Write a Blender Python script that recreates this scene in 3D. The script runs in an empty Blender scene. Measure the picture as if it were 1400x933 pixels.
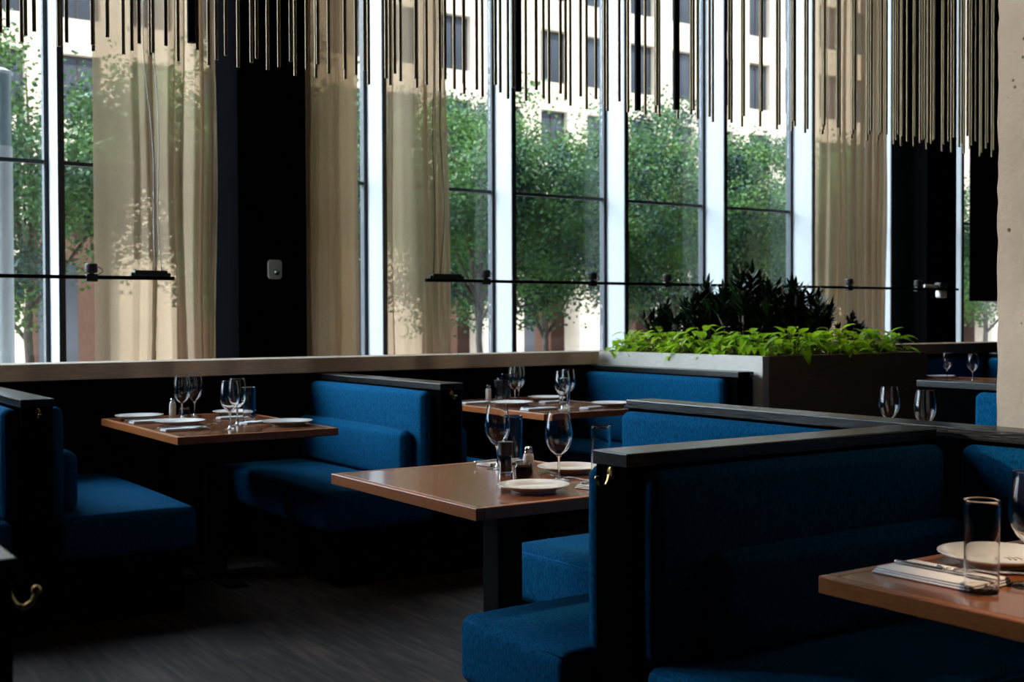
import bpy, bmesh, math, random
from mathutils import Vector, Matrix
random.seed(7)
sc = bpy.context.scene
COL = sc.collection
PI = math.pi

# ------------------------------------------------------------------ materials
def newmat(name):
    m = bpy.data.materials.new(name); m.use_nodes = True
    nt = m.node_tree
    for n in list(nt.nodes): nt.nodes.remove(n)
    out = nt.nodes.new('ShaderNodeOutputMaterial')
    return m, nt, out

def ramp_node(nt, fac, stops):
    r = nt.nodes.new('ShaderNodeValToRGB')
    el = r.color_ramp.elements
    while len(el) < len(stops): el.new(0.5)
    for e, (p, c) in zip(el, stops):
        e.position = p; e.color = (*c, 1)
    nt.links.new(fac, r.inputs[0])
    return r.outputs[0]

def noise_node(nt, scale, detail=4, stretch=(1, 1, 1), rough=0.55):
    tc = nt.nodes.new('ShaderNodeTexCoord')
    mp = nt.nodes.new('ShaderNodeMapping'); mp.inputs['Scale'].default_value = stretch
    nz = nt.nodes.new('ShaderNodeTexNoise')
    nz.inputs['Scale'].default_value = scale; nz.inputs['Detail'].default_value = detail
    nz.inputs['Roughness'].default_value = rough
    nt.links.new(tc.outputs['Object'], mp.inputs[0]); nt.links.new(mp.outputs[0], nz.inputs['Vector'])
    return nz.outputs['Fac']

def pmat(name, c0, c1=None, rough=0.5, metal=0.0, scale=20, stretch=(1, 1, 1), detail=4, bump=0.0, bdist=0.002,
         spec=0.5, coat=0.0, lo=0.3, hi=0.7, sheen=0.0, bscale=None, bstretch=None, transl=0.0):
    m, nt, out = newmat(name)
    p = nt.nodes.new('ShaderNodeBsdfPrincipled')
    p.inputs['Roughness'].default_value = rough; p.inputs['Metallic'].default_value = metal
    p.inputs['Specular IOR Level'].default_value = spec
    p.inputs['Coat Weight'].default_value = coat; p.inputs['Coat Roughness'].default_value = 0.08
    if sheen: p.inputs['Sheen Weight'].default_value = sheen
    if c1 is None: c1 = tuple(x * 0.8 for x in c0)
    nz = noise_node(nt, scale, detail, stretch)
    col = ramp_node(nt, nz, [(lo, c1), (hi, c0)])
    nt.links.new(col, p.inputs['Base Color'])
    if bump:
        b = nt.nodes.new('ShaderNodeBump'); b.inputs['Strength'].default_value = bump; b.inputs['Distance'].default_value = bdist
        h = nz if bscale is None else noise_node(nt, bscale, 3, bstretch or (1, 1, 1))
        nt.links.new(h, b.inputs['Height']); nt.links.new(b.outputs[0], p.inputs['Normal'])
    if transl:
        t = nt.nodes.new('ShaderNodeBsdfTranslucent'); nt.links.new(col, t.inputs['Color'])
        mx = nt.nodes.new('ShaderNodeMixShader'); mx.inputs[0].default_value = transl
        nt.links.new(p.outputs[0], mx.inputs[1]); nt.links.new(t.outputs[0], mx.inputs[2])
        nt.links.new(mx.outputs[0], out.inputs[0])
    else:
        nt.links.new(p.outputs[0], out.inputs[0])
    return m

M = {}
M['ebony'] = pmat('ebony_stained_wood', (.0018, .0018, .0019), (.0009, .0009, .0010), rough=.7, scale=9, stretch=(6, 6, 40), bump=.25, bdist=.001, spec=.0)
M['ebony_x'] = pmat('ebony_cap_wood_long_x', (.012, .013, .012), (.004, .004, .004), rough=.22, scale=7, stretch=(2, 40, 20), bump=.35, bdist=.001, spec=.6)
M['ebony_y'] = pmat('ebony_cap_wood_long_y', (.008, .009, .008), (.003, .003, .003), rough=.24, scale=7, stretch=(40, 2, 20), bump=.5, bdist=.0015, spec=.42)
M['fabric'] = pmat('blue_woven_upholstery', (.0042, .100, .222), (.0018, .046, .115), rough=1, scale=150, stretch=(1, 1, .45), detail=5, bump=.6, bdist=.0015, spec=.04, lo=.33, hi=.67)
M['piping'] = pmat('blue_upholstery_piping', (.008, .10, .27), (.006, .07, .2), rough=.95, scale=200, spec=.1)
M['walnut_x'] = pmat('walnut_table_veneer', (.30, .105, .040), (.19, .060, .022), rough=.20, scale=5, stretch=(26, 2.2, 10), detail=6, spec=.55, coat=.35)
M['walnut_edge'] = pmat('walnut_edge_wood', (.44, .145, .040), (.28, .080, .022), rough=.30, scale=9, stretch=(3, 3, 50), detail=5, spec=.5)
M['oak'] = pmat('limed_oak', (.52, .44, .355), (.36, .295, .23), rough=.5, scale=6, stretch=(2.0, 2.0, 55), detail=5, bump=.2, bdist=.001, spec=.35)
M['oak_shaded'] = pmat('shaded_oak', (.30, .19, .115), (.19, .12, .072), rough=.55, scale=6, stretch=(2.0, 2.0, 55), detail=5, bump=.2, bdist=.001, spec=.3)  # oak with shade put into its tone, for faces turned from the windows
M['black_metal'] = pmat('black_powder_coat', (.0022, .0022, .0024), (.0014, .0014, .0016), rough=.55, scale=60, spec=.06)
M['brass'] = pmat('brass', (.62, .42, .17), (.50, .33, .12), rough=.24, metal=1, scale=40)
M['rod'] = pmat('antique_brass_rod', (.29, .215, .13), (.22, .165, .10), rough=.5, metal=1, scale=12, stretch=(8, 8, .6))
M['porcelain'] = pmat('white_porcelain', (.80, .79, .77), (.76, .75, .73), rough=.16, scale=15, spec=.5)
M['linen'] = pmat('white_napkin_cotton', (.82, .82, .84), (.72, .72, .74), rough=.9, scale=160, bump=.3, bdist=.0008, spec=.1)
M['steel'] = pmat('stainless_steel', (.62, .62, .63), (.52, .52, .53), rough=.2, metal=1, scale=30)
M['salt'] = pmat('white_salt', (.85, .84, .80), (.7, .69, .66), rough=.9, scale=300)
M['peppercorn'] = pmat('peppercorns', (.09, .055, .035), (.015, .010, .008), rough=.8, scale=180, detail=1, bump=.8, bdist=.002)
M['chili'] = pmat('chili_flakes', (.075, .035, .02), (.015, .008, .006), rough=.8, scale=150, detail=2)
M['plastic'] = pmat('matte_black_plastic', (.02, .018, .017), (.014, .013, .012), rough=.5, scale=40)
M['mark'] = pmat('printed_brown_ink', (.14, .09, .06), (.12, .08, .05), rough=.5)
M['soil'] = pmat('potting_soil', (.05, .03, .02), (.02, .012, .008), rough=1, scale=60, bump=.8, bdist=.02, spec=.1)
M['lime'] = pmat('lime_green_leaf', (.52, .74, .035), (.30, .54, .018), rough=.35, scale=9, spec=.45, transl=.5)
M['lime_stem'] = pmat('lime_leaf_stem', (.22, .26, .05), (.13, .16, .03), rough=.5)
M['darkleaf'] = pmat('dark_glossy_leaf', (.014, .038, .012), (.005, .015, .006), rough=.38, scale=12, spec=.2)
M['treeleaf'] = pmat('tree_leaf', (.14, .265, .055), (.015, .046, .050), rough=.5, scale=1.1, detail=3, spec=.3, transl=.25, lo=.35, hi=.68)  # sunlit green, shade blue and glass haze put into the leaf tones
M['bark'] = pmat('tree_bark', (.16, .12, .095), (.07, .05, .04), rough=.9, scale=14, stretch=(3, 3, .8), bump=.6, bdist=.01)
M['concrete'] = None
M['pillar'] = pmat('black_painted_panel', (.0022, .0023, .0027), (.0017, .0018, .0021), rough=.9, scale=5, spec=.0)
M['fin_edge_shade'] = pmat('shaded_mullion_edge', (.10, .097, .10), (.08, .078, .08), rough=.6, scale=5, spec=.2)  # darker tone paints the shade on the fins' front faces
M['oak_lit'] = pmat('lit_limed_oak', (.74, .69, .63), (.58, .53, .47), rough=.5, scale=6, stretch=(2.0, 2.0, 55), detail=5, bump=.2, bdist=.001, spec=.3)  # same oak, window light put into its paler tone
M['fin'] = pmat('white_painted_aluminium', (.36, .364, .37), (.34, .344, .35), rough=.5, scale=4, spec=.3)
M['gasket'] = pmat('dark_gasket', (.03, .035, .042), (.022, .027, .033), rough=.6, scale=10)
M['blind'] = pmat('black_blind_cloth', (.006, .006, .007), (.004, .004, .005), rough=.9, scale=200, spec=.1)
M['plate'] = pmat('grey_switch_plate', (.86, .84, .80), (.80, .78, .74), rough=.4, scale=30)
M['facade'] = pmat('cream_stone_facade', (.86, .74, .62), (.76, .64, .53), rough=.85, scale=1.3, detail=5, bump=.2, bdist=.01, spec=.15)
M['brownpanel'] = pmat('red_brown_wood_panel', (.17, .085, .062), (.10, .05, .038), rough=.6, scale=3, stretch=(10, 10, .8))
M['officeglass'] = pmat('dark_office_glass', (.10, .115, .15), (.05, .058, .08), rough=.12, scale=.35, detail=1, spec=.6)
M['frame'] = pmat('bronze_window_frame', (.07, .06, .06), (.05, .045, .045), rough=.5)
M['plaza'] = pmat('grey_plaza_paving', (.50, .47, .43), (.38, .36, .33), rough=.9, scale=2.2, detail=6, spec=.15)
M['white_paint'] = pmat('white_garden_paint', (.8, .8, .8), (.74, .74, .74), rough=.5)
M['ceiling'] = pmat('dark_ceiling_paint', (.018, .018, .019), (.014, .014, .015), rough=.9, scale=3, spec=.1)
M['wall'] = pmat('dark_wall_paint', (.010, .010, .010), (.008, .008, .008), rough=.85, scale=2, spec=.15)
M['screenwire'] = pmat('white_cable', (.75, .75, .73), (.7, .7, .68), rough=.5)
M['lampbody'] = pmat('white_lamp_column', (.78, .80, .83), (.72, .74, .78), rough=.35)
M['lampglass'] = pmat('frosted_lamp_lens', (.42, .52, .56), (.30, .40, .44), rough=.2, scale=3)

def mk_concrete():
    m, nt, out = newmat('board_marked_concrete')
    p = nt.nodes.new('ShaderNodeBsdfPrincipled'); p.inputs['Roughness'].default_value = .9; p.inputs['Specular IOR Level'].default_value = .2
    a = noise_node(nt, 2.2, 6)
    col = ramp_node(nt, a, [(.3, (.38, .33, .27)), (.7, (.54, .475, .40))])
    tc = nt.nodes.new('ShaderNodeTexCoord'); v = nt.nodes.new('ShaderNodeTexVoronoi'); v.inputs['Scale'].default_value = 26
    nt.links.new(tc.outputs['Object'], v.inputs['Vector'])
    n2 = noise_node(nt, 9, 2)
    pit = ramp_node(nt, v.outputs['Distance'], [(.12, (.22, .2, .18)), (.19, (1, 1, 1))])
    mask = ramp_node(nt, n2, [(.50, (1, 1, 1)), (.54, (0, 0, 0))])
    mxm = nt.nodes.new('ShaderNodeMix'); mxm.data_type = 'RGBA'; mxm.blend_type = 'LIGHTEN'; mxm.inputs[0].default_value = 1
    nt.links.new(pit, mxm.inputs[6]); nt.links.new(mask, mxm.inputs[7])
    mul = nt.nodes.new('ShaderNodeMix'); mul.data_type = 'RGBA'; mul.blend_type = 'MULTIPLY'; mul.inputs[0].default_value = 1
    nt.links.new(col, mul.inputs[6]); nt.links.new(mxm.outputs[2], mul.inputs[7])
    nt.links.new(mul.outputs[2], p.inputs['Base Color'])
    b = nt.nodes.new('ShaderNodeBump'); b.inputs['Strength'].default_value = .5; b.inputs['Distance'].default_value = .006
    nt.links.new(noise_node(nt, 40, 5), b.inputs['Height']); nt.links.new(b.outputs[0], p.inputs['Normal'])
    nt.links.new(p.outputs[0], out.inputs[0])
    return m
M['concrete'] = mk_concrete()

def mk_floor():
    m, nt, out = newmat('dark_plank_floor')
    p = nt.nodes.new('ShaderNodeBsdfPrincipled'); p.inputs['Roughness'].default_value = .55; p.inputs['Specular IOR Level'].default_value = .2
    tc = nt.nodes.new('ShaderNodeTexCoord'); mp = nt.nodes.new('ShaderNodeMapping'); mp.inputs['Rotation'].default_value = (0, 0, PI / 2)
    br = nt.nodes.new('ShaderNodeTexBrick'); br.inputs['Scale'].default_value = 1
    br.inputs['Brick Width'].default_value = 1.2; br.inputs['Row Height'].default_value = .15; br.inputs['Mortar Size'].default_value = .002
    br.inputs['Color1'].default_value = (.046, .031, .025, 1); br.inputs['Color2'].default_value = (.025, .018, .017, 1); br.inputs['Mortar'].default_value = (.01, .008, .007, 1)
    nt.links.new(tc.outputs['Object'], mp.inputs[0]); nt.links.new(mp.outputs[0], br.inputs[0])
    g = ramp_node(nt, noise_node(nt, 5, 6, (7, .55, 1)), [(.36, (.22, .22, .25)), (.50, (.8, .78, .76)), (.64, (1.9, 1.7, 1.55))])
    mul = nt.nodes.new('ShaderNodeMix'); mul.data_type = 'RGBA'; mul.blend_type = 'MULTIPLY'; mul.inputs[0].default_value = 1
    nt.links.new(br.outputs[0], mul.inputs[6]); nt.links.new(g, mul.inputs[7]); nt.links.new(mul.outputs[2], p.inputs['Base Color'])
    b = nt.nodes.new('ShaderNodeBump'); b.inputs['Strength'].default_value = .4; b.inputs['Distance'].default_value = .002
    nt.links.new(noise_node(nt, 5, 6, (7, .55, 1)), b.inputs['Height']); nt.links.new(b.outputs[0], p.inputs['Normal'])
    nt.links.new(p.outputs[0], out.inputs[0]); return m
M['floor'] = mk_floor()

def mk_curtain():
    m, nt, out = newmat('sheer_beige_linen')
    nz = noise_node(nt, 60, 3, (1, 1, 5))
    col = ramp_node(nt, nz, [(.3, (.33, .24, .155)), (.7, (.39, .29, .195))])
    d = nt.nodes.new('ShaderNodeBsdfDiffuse'); t = nt.nodes.new('ShaderNodeBsdfTranslucent'); tr = nt.nodes.new('ShaderNodeBsdfTransparent')
    tr.inputs[0].default_value = (.95, .85, .72, 1)
    nt.links.new(col, d.inputs[0]); nt.links.new(col, t.inputs[0])
    a = nt.nodes.new('ShaderNodeMixShader'); a.inputs[0].default_value = .55
    nt.links.new(d.outputs[0], a.inputs[1]); nt.links.new(t.outputs[0], a.inputs[2])
    b = nt.nodes.new('ShaderNodeMixShader'); b.inputs[0].default_value = .30
    nt.links.new(a.outputs[0], b.inputs[1]); nt.links.new(tr.outputs[0], b.inputs[2])
    nt.links.new(b.outputs[0], out.inputs[0]); return m
M['curtain'] = mk_curtain()

def mk_glass(name, tint=(1, 1, 1), rough=0.0, ior=1.45):
    m, nt, out = newmat(name)
    g = nt.nodes.new('ShaderNodeBsdfGlass'); g.inputs['Color'].default_value = (*tint, 1); g.inputs['IOR'].default_value = ior; g.inputs['Roughness'].default_value = rough
    nt.links.new(g.outputs[0], out.inputs[0]); return m
M['glass'] = mk_glass('clear_glass')
M['brownglass'] = mk_glass('smoky_jar_glass', (.75, .70, .66))

def mk_pane():
    m, nt, out = newmat('window_pane_glass')
    tr = nt.nodes.new('ShaderNodeBsdfTransparent'); tr.inputs[0].default_value = (.93, .965, .975, 1)
    gl = nt.nodes.new('ShaderNodeBsdfGlossy'); gl.inputs['Roughness'].default_value = 0
    lw = nt.nodes.new('ShaderNodeLayerWeight'); lw.inputs['Blend'].default_value = .5
    pw = nt.nodes.new('ShaderNodeMath'); pw.operation = 'POWER'; pw.inputs[1].default_value = 4
    ml = nt.nodes.new('ShaderNodeMath'); ml.operation = 'MULTIPLY_ADD'; ml.inputs[1].default_value = .55; ml.inputs[2].default_value = .035
    nt.links.new(lw.outputs['Facing'], pw.inputs[0]); nt.links.new(pw.outputs[0], ml.inputs[0])
    mx = nt.nodes.new('ShaderNodeMixShader')
    nt.links.new(ml.outputs[0], mx.inputs[0]); nt.links.new(tr.outputs[0], mx.inputs[1]); nt.links.new(gl.outputs[0], mx.inputs[2])
    nt.links.new(mx.outputs[0], out.inputs[0]); return m
M['pane'] = mk_pane()

def mk_emit(name, col, s):
    m, nt, out = newmat(name)
    e = nt.nodes.new('ShaderNodeEmission'); e.inputs[0].default_value = (*col, 1); e.inputs[1].default_value = s
    nt.links.new(e.outputs[0], out.inputs[0]); return m
M['warmlamp'] = mk_emit('warm_lamp_face', (1, .78, .55), 6)

# ------------------------------------------------------------------ mesh builder
class MB:
    def __init__(s): s.v = []; s.f = []; s.sm = []; s.sharp = 0
    def add(s, vs, fs, smooth=False):
        o = len(s.v); s.v += [tuple(v) for v in vs]
        s.f += [tuple(i + o for i in f) for f in fs]; s.sm += [smooth] * len(fs); return s
    def box(s, x0, x1, y0, y1, z0, z1):
        vs = [(x, y, z) for z in (z0, z1) for y in (y0, y1) for x in (x0, x1)]
        return s.add(vs, [(0, 2, 3, 1), (4, 5, 7, 6), (0, 1, 5, 4), (2, 6, 7, 3), (0, 4, 6, 2), (1, 3, 7, 5)])
    def bbox(s, x0, x1, y0, y1, z0, z1, b):          # box with chamfered edges
        return s.rbox(x0, x1, y0, y1, z0, z1, b, seg=1, n=1, smooth=False)
    def rbox(s, x0, x1, y0, y1, z0, z1, r, seg=3, n=6, smooth=True, bulge=None):
        h = [(x1 - x0) / 2, (y1 - y0) / 2, (z1 - z0) / 2]; c = [(x0 + x1) / 2, (y0 + y1) / 2, (z0 + z1) / 2]
        r = min(r, min(h) * .999)
        def line(k):
            e = h[k] - r
            L = [-h[k] + r * (1 - math.cos(PI / 4 * i / seg) / math.cos(0)) if False else -h[k] + r * i / seg for i in range(seg)]
            L += [-e + 2 * e * i / n for i in range(n + 1)]
            L += [h[k] - r * (seg - 1 - i) / seg for i in range(seg)]
            return L
        Ls = [line(0), line(1), line(2)]
        key = {}; vs = []; fs = []
        def vert(p):
            k = tuple(round(q, 6) for q in p)
            if k in key: return key[k]
            inn = [max(-(h[i] - r), min(h[i] - r, p[i])) for i in range(3)]
            d = [p[i] - inn[i] for i in range(3)]; L = math.sqrt(sum(q * q for q in d))
            q = [inn[i] + (d[i] / L * r if L > 1e-9 else 0) for i in range(3)]
            if bulge:
                u = [1 - (p[i] / h[i]) ** 2 for i in range(3)]
                for i in range(3):
                    j, l = (i + 1) % 3, (i + 2) % 3
                    q[i] += bulge[i] * (p[i] / h[i]) * max(0, u[j]) ** .5 * max(0, u[l]) ** .5
            key[k] = len(vs); vs.append((q[0] + c[0], q[1] + c[1], q[2] + c[2])); return key[k]
        for ax in range(3):
            a, b = (ax + 1) % 3, (ax + 2) % 3
            for sg in (-1, 1):
                for i in range(len(Ls[a]) - 1):
                    for j in range(len(Ls[b]) - 1):
                        q = []
                        for (ii, jj) in ((i, j), (i + 1, j), (i + 1, j + 1), (i, j + 1)):
                            p = [0, 0, 0]; p[ax] = sg * h[ax]; p[a] = Ls[a][ii]; p[b] = Ls[b][jj]; q.append(vert(p))
                        if sg < 0: q = q[::-1]
                        if len(set(q)) > 2: fs.append(tuple(dict.fromkeys(q)))
        return s.add(vs, fs, smooth)
    def rplate(s, x0, x1, z0, z1, yb, yf, r, n=7, ch=.003):
        """rounded rectangle standing in the xz plane, back at yb, front at yf, with a softened rim"""
        def ring(ins, y):
            P = []; rr = max(r - ins, .001)
            for (cx, cz, a0) in ((x1 - r, z1 - r, 0), (x0 + r, z1 - r, PI / 2), (x0 + r, z0 + r, PI), (x1 - r, z0 + r, 1.5 * PI)):
                P += [(cx + rr * math.cos(a0 + PI / 2 * i / n), y, cz + rr * math.sin(a0 + PI / 2 * i / n)) for i in range(n + 1)]
            return P
        d = ch if yf > yb else -ch
        rings = [ring(0, yb), ring(0, yf - d), ring(ch * .35, yf - d * .35), ring(ch, yf)]; m = len(rings[0]); vs = sum(rings, []); fs = []
        for k in range(3):
            for i in range(m): fs.append((k * m + i, k * m + (i + 1) % m, (k + 1) * m + (i + 1) % m, (k + 1) * m + i))
        fs.append(tuple(3 * m + i for i in range(m))); fs.append(tuple(range(m))[::-1])
        return s.add(vs, fs, False)
    def lathe(s, prof, n=32, c=(0, 0, 0), smooth=True, close=False):
        s.sharp = max(s.sharp, 28, 360 / n + 2)
        vs = []; fs = []; m = len(prof); idx = []
        for (r, z) in prof:
            if r < 1e-6: idx.append([len(vs)] * n); vs.append((c[0], c[1], c[2] + z))
            else:
                idx.append(list(range(len(vs), len(vs) + n)))
                vs += [(c[0] + r * math.cos(2 * PI * i / n), c[1] + r * math.sin(2 * PI * i / n), c[2] + z) for i in range(n)]
        rng = range(m) if close else range(m - 1)
        for k in rng:
            A, B = idx[k], idx[(k + 1) % m]
            for i in range(n):
                j = (i + 1) % n
                q = tuple(dict.fromkeys((A[i], A[j], B[j], B[i])))
                if len(q) > 2: fs.append(q)
        return s.add(vs, fs, smooth)
    def tube(s, pts, r, n=8, smooth=True, cap=True):
        P = [Vector(p) for p in pts]; vs = []; fs = []
        R = r if isinstance(r, (list, tuple)) else [r] * len(P)
        ref = None
        for k, p in enumerate(P):
            t = (P[min(k + 1, len(P) - 1)] - P[max(k - 1, 0)]).normalized()
            if ref is None: ref = Vector((0, 0, 1)) if abs(t.z) < .9 else Vector((1, 0, 0))
            a = (ref - t * ref.dot(t)).normalized(); ref = a; b = t.cross(a)
            vs += [tuple(p + (a * math.cos(2 * PI * i / n) + b * math.sin(2 * PI * i / n)) * R[k]) for i in range(n)]
        for k in range(len(P) - 1):
            for i in range(n):
                j = (i + 1) % n; fs.append((k * n + i, k * n + j, (k + 1) * n + j, (k + 1) * n + i))
        if cap: fs.append(tuple(range(n))[::-1]); fs.append(tuple(range((len(P) - 1) * n, len(P) * n)))
        return s.add(vs, fs, smooth)
    def ball(s, c, r, n=12, sz=1.0):
        return s.lathe([(r * math.sin(PI * i / n) if 0 < i < n else 0, -r * sz * math.cos(PI * i / n)) for i in range(n + 1)], n=n + 4, c=c)
    def mesh(s, name, mat):
        me = bpy.data.meshes.new(name); me.from_pydata(s.v, [], s.f)
        me.polygons.foreach_set('use_smooth', s.sm); me.materials.append(mat); me.update()
        if s.sharp: me.set_sharp_from_angle(angle=math.radians(s.sharp))
        return me
    def build(s, name, mat, parent=None, loc=(0, 0, 0)):
        o = bpy.data.objects.new(name, s.mesh(name, mat)); COL.objects.link(o); o.location = loc
        if parent is not None: o.parent = parent
        return o
    def fixn(s):
        return s

def recalc(o):
    bm = bmesh.new(); bm.from_mesh(o.data); bmesh.ops.recalc_face_normals(bm, faces=bm.faces); bm.to_mesh(o.data); bm.free(); return o

def tag(o, label=None, cat=None, group=None, kind=None):
    if label: o['label'] = label
    if cat: o['category'] = cat
    if group: o['group'] = group
    if kind: o['kind'] = kind
    return o
def thing(name, label, cat, loc=(0, 0, 0), rz=0, group=None):
    o = bpy.data.objects.new(name, None); COL.objects.link(o); o.empty_display_size = .1
    o.location = loc; o.rotation_euler = (0, 0, rz); return tag(o, label, cat, group)
def struct(name, mb, mat, parent=None, label=None, cat=None, loc=(0, 0, 0)):
    o = mb.build(name, mat, parent, loc)
    if parent is None: tag(o, label, cat, None, 'structure')
    return o
KIDS = {}
def copy_tree(o, parent=None):
    c = o.copy(); COL.objects.link(c)
    if parent is not None: c.parent = parent
    for ch in [x for x in ALL_CHILDREN(o)]: copy_tree(ch, c)
    return c
def ALL_CHILDREN(o): return list(o.children)
def dup(o, loc, rz, label, group=None, scale=None):
    c = copy_tree(o); c.location = loc; c.rotation_euler = (0, 0, rz); tag(c, label, None, group)
    if scale: c.scale = (scale,) * 3
    return c

def part(t, name, mb, mat, kind=None, label=None):
    """mesh given in world coordinates, stored relative to its (unrotated) thing"""
    L = t.location
    mb.v = [(v[0] - L[0], v[1] - L[1], v[2] - L[2]) for v in mb.v]
    o = mb.build(name, mat, t)
    if kind: o['kind'] = kind
    if label: o['label'] = label
    return o

# ------------------------------------------------------------------ camera (standing point of the photograph)
FPX, YAW, PITCH, ROLL = 1633.2, math.radians(33.945), math.radians(1.05), math.radians(0.205)
fwd = Vector((math.sin(YAW) * math.cos(PITCH), math.cos(YAW) * math.cos(PITCH), -math.sin(PITCH)))
rt = Vector((math.cos(YAW), -math.sin(YAW), 0)); dn = fwd.cross(rt)
r2 = rt * math.cos(ROLL) + dn * math.sin(ROLL); d2 = -rt * math.sin(ROLL) + dn * math.cos(ROLL)
cam = bpy.data.cameras.new('camera'); camo = bpy.data.objects.new('camera', cam); COL.objects.link(camo)
cam.sensor_width = 36; cam.lens = FPX / 1400 * 36; cam.clip_end = 300; cam.clip_start = .05
mw = Matrix.Identity(4)
for i, a in enumerate((r2, -d2, -fwd)):
    for j in range(3): mw[j][i] = a[j]
mw.translation = (0, 0, 1.25); camo.matrix_world = mw
cam.dof.use_dof = True; cam.dof.focus_distance = 3.7; cam.dof.aperture_fstop = 5.6
sc.camera = camo

# ------------------------------------------------------------------ room shell
CEIL = 6.4; YW = 9.0; PITCHX = 1.2715; X0 = 2.04
XL, XR, YB = -3.0, 16.2, -3.2
xs0 = X0 - 3 * PITCHX - .001
struct('floor', MB().box(XL, XR, YB, YW, -.12, 0), M['floor'])
struct('ceiling', MB().box(XL, XR, YB, YW + .05, CEIL, CEIL + .3), M['ceiling'])
LY0, LY1 = 7.85, 8.9
struct('wall_left', MB().box(XL - .2, XL, YB, LY0 - .001, -.12, CEIL).box(XL - .2, XL, LY1 + .001, YW, -.12, CEIL), M['wall'])
mb = MB(); lm = (LY0 + LY1) / 2
for q in (LY0 + .03, lm, LY1 - .03): mb.box(XL - .10, XL - .04, q - .03, q + .03, 0, CEIL)
wl = struct('window_15', mb.box(XL - .10, XL - .04, LY0, LY1, 0, .06).box(XL - .10, XL - .04, LY0, LY1, CEIL - .06, CEIL), M['gasket'])  # unseen side window, added for glints in the glasses and extra light
MB().box(XL - .076, XL - .064, LY0 + .06, lm - .03, .06, CEIL - .06).box(XL - .076, XL - .064, lm + .03, LY1 - .06, .06, CEIL - .06).build('pane', M['pane'], wl)
struct('wall_right', MB().box(XR, XR + .2, YB, YW, -.12, CEIL), M['wall'])
struct('wall_back', MB().box(XL, XR, YB - .2, YB, -.12, CEIL), M['wall'])
struct('wall_front_shade', MB().box(XL, XR, YW + .05, YW + .35, CEIL, 10.3).box(XL, xs0, YW, YW + .35, -.12, CEIL), M['wall'])  # unseen upper wall added to shade trees, left piece to cut window light
xs = [X0 + PITCHX * k for k in range(-3, 11)]
PILX = (3.24, 11.19)
for n, x in enumerate(xs):
    xe = xs[n + 1] if n + 1 < len(xs) else XR
    mb = MB()
    mb.box(x + .04, xe - .031, YW - .02, YW + .02, 2.375, 2.403)            # transom rail
    mb.box(x + .04, xe - .031, YW - .03, YW + .03, 0, .06)
    mb.box(x + .04, xe - .031, YW - .03, YW + .03, CEIL - .06, CEIL)
    mb.box(xe - .031, xe - .001, YW - .035, YW + .03, 0, CEIL)                # jamb beside the next mullion
    w = struct('window_%d' % (n + 1), mb, M['gasket'])
    MB().box(x + .041, xe - .032, YW - .006, YW + .006, .06, CEIL - .06).build('pane', M['pane'], w)
    if abs(x - 3.31) > .1:
        mb = MB().box(x, x + .04, YW - .30, YW + .03, 0, CEIL)
        mu = mb.build('mullion', M['fin'], w)
        MB().box(x - .002, x + .043, YW - .312, YW - .3, 0, CEIL).build('mullion_edge', M['fin_edge_shade'], mu)
for (x0, x1), lb in (((3.238, 3.778), 'black panelled column by the windows carrying a grey wall switch'),
                     ((11.19, 11.71), 'black panelled column beyond the planter beside a drawn curtain')):
    struct('trim_1' if x0 < 5 else 'trim_2', MB().bbox(x0, x1, 8.40, 8.99, 0, CEIL, .006), M['pillar'], label=lb, cat='column')

# wall switch on the black column
t = thing('wall_switch', 'grey rounded switch plate with a round key on the black column', 'switch', (3.516, 8.40, 1.625))
part(t, 'cover_plate', MB().rplate(3.461, 3.571, 1.555, 1.700, 8.3995, 8.380, .026, ch=.006), M['plate'])
part(t, 'rocker', MB().rplate(3.486, 3.546, 1.632, 1.674, 8.3799, 8.370, .008), M['plate'])
kb = MB().lathe([(0, 0), (.022, 0), (.022, .012), (.016, .022), (0, .022)], 20)
kb.v = [(3.525 + v[0], 8.378 - v[2], 1.605 + v[1]) for v in kb.v]
part(t, 'key_knob', kb, M['steel'], label='round chrome key knob')

# roller blind right of the second column
t = thing('roller_blind', 'black roller blind half lowered over the far right window', 'blind', (12.85, 8.62, 1.45))
part(t, 'blind_cloth', MB().box(12.265, 13.46, 8.615, 8.625, 1.47, CEIL), M['blind'])
part(t, 'hem_bar', MB().rbox(12.265, 13.46, 8.605, 8.635, 1.44, 1.475, .01, seg=2, n=1), M['black_metal'])
t.location.z = 1.44
for ch in t.children: ch.location.z = .01

# curtains
def curtain(name, label, x0, x1, folds, y=8.52, flare=0.0, thick=.055):
    """folds: list of (position 0..1, width, depth)"""
    nx = int((x1 - x0) * 160); nz = 26; vs = []; fs = []
    ph = random.random() * 9
    for k in range(nz + 1):
        z = .02 + (CEIL - .03) * k / nz; g = 1 - k / nz
        for i in range(nx + 1):
            u = i / nx; d = 0; sh = 0
            for (p, w, a) in folds:
                q = (u - p - .02 * math.sin(2.2 * z + p * 9) * g) / w
                d += a * math.exp(-q * q)
            d += .002 * math.sin(u * 40 + ph + .5 * z)
            vs.append((x0 + (x1 - x0) * u + flare * u * max(0, 1 - z / 3.2), y - d, z))
    for k in range(nz):
        for i in range(nx):
            a = k * (nx + 1) + i; fs.append((a, a + 1, a + nx + 2, a + nx + 1))
    o = MB().add(vs, fs, True).build(name, M['curtain'])
    return tag(o, label, 'curtain')
curtain('curtain', 'sheer beige curtain left of the black column, behind a pair of white cables', 2.235, 3.10,
        [(.34, .018, .07), (.45, .012, .13), (.47, .014, -.05), (.64, .012, .09), (.70, .02, .12), (.86, .016, .12), (.885, .012, -.05), (.92, .014, .12), (.955, .012, .11), (.985, .012, .08)])
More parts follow.
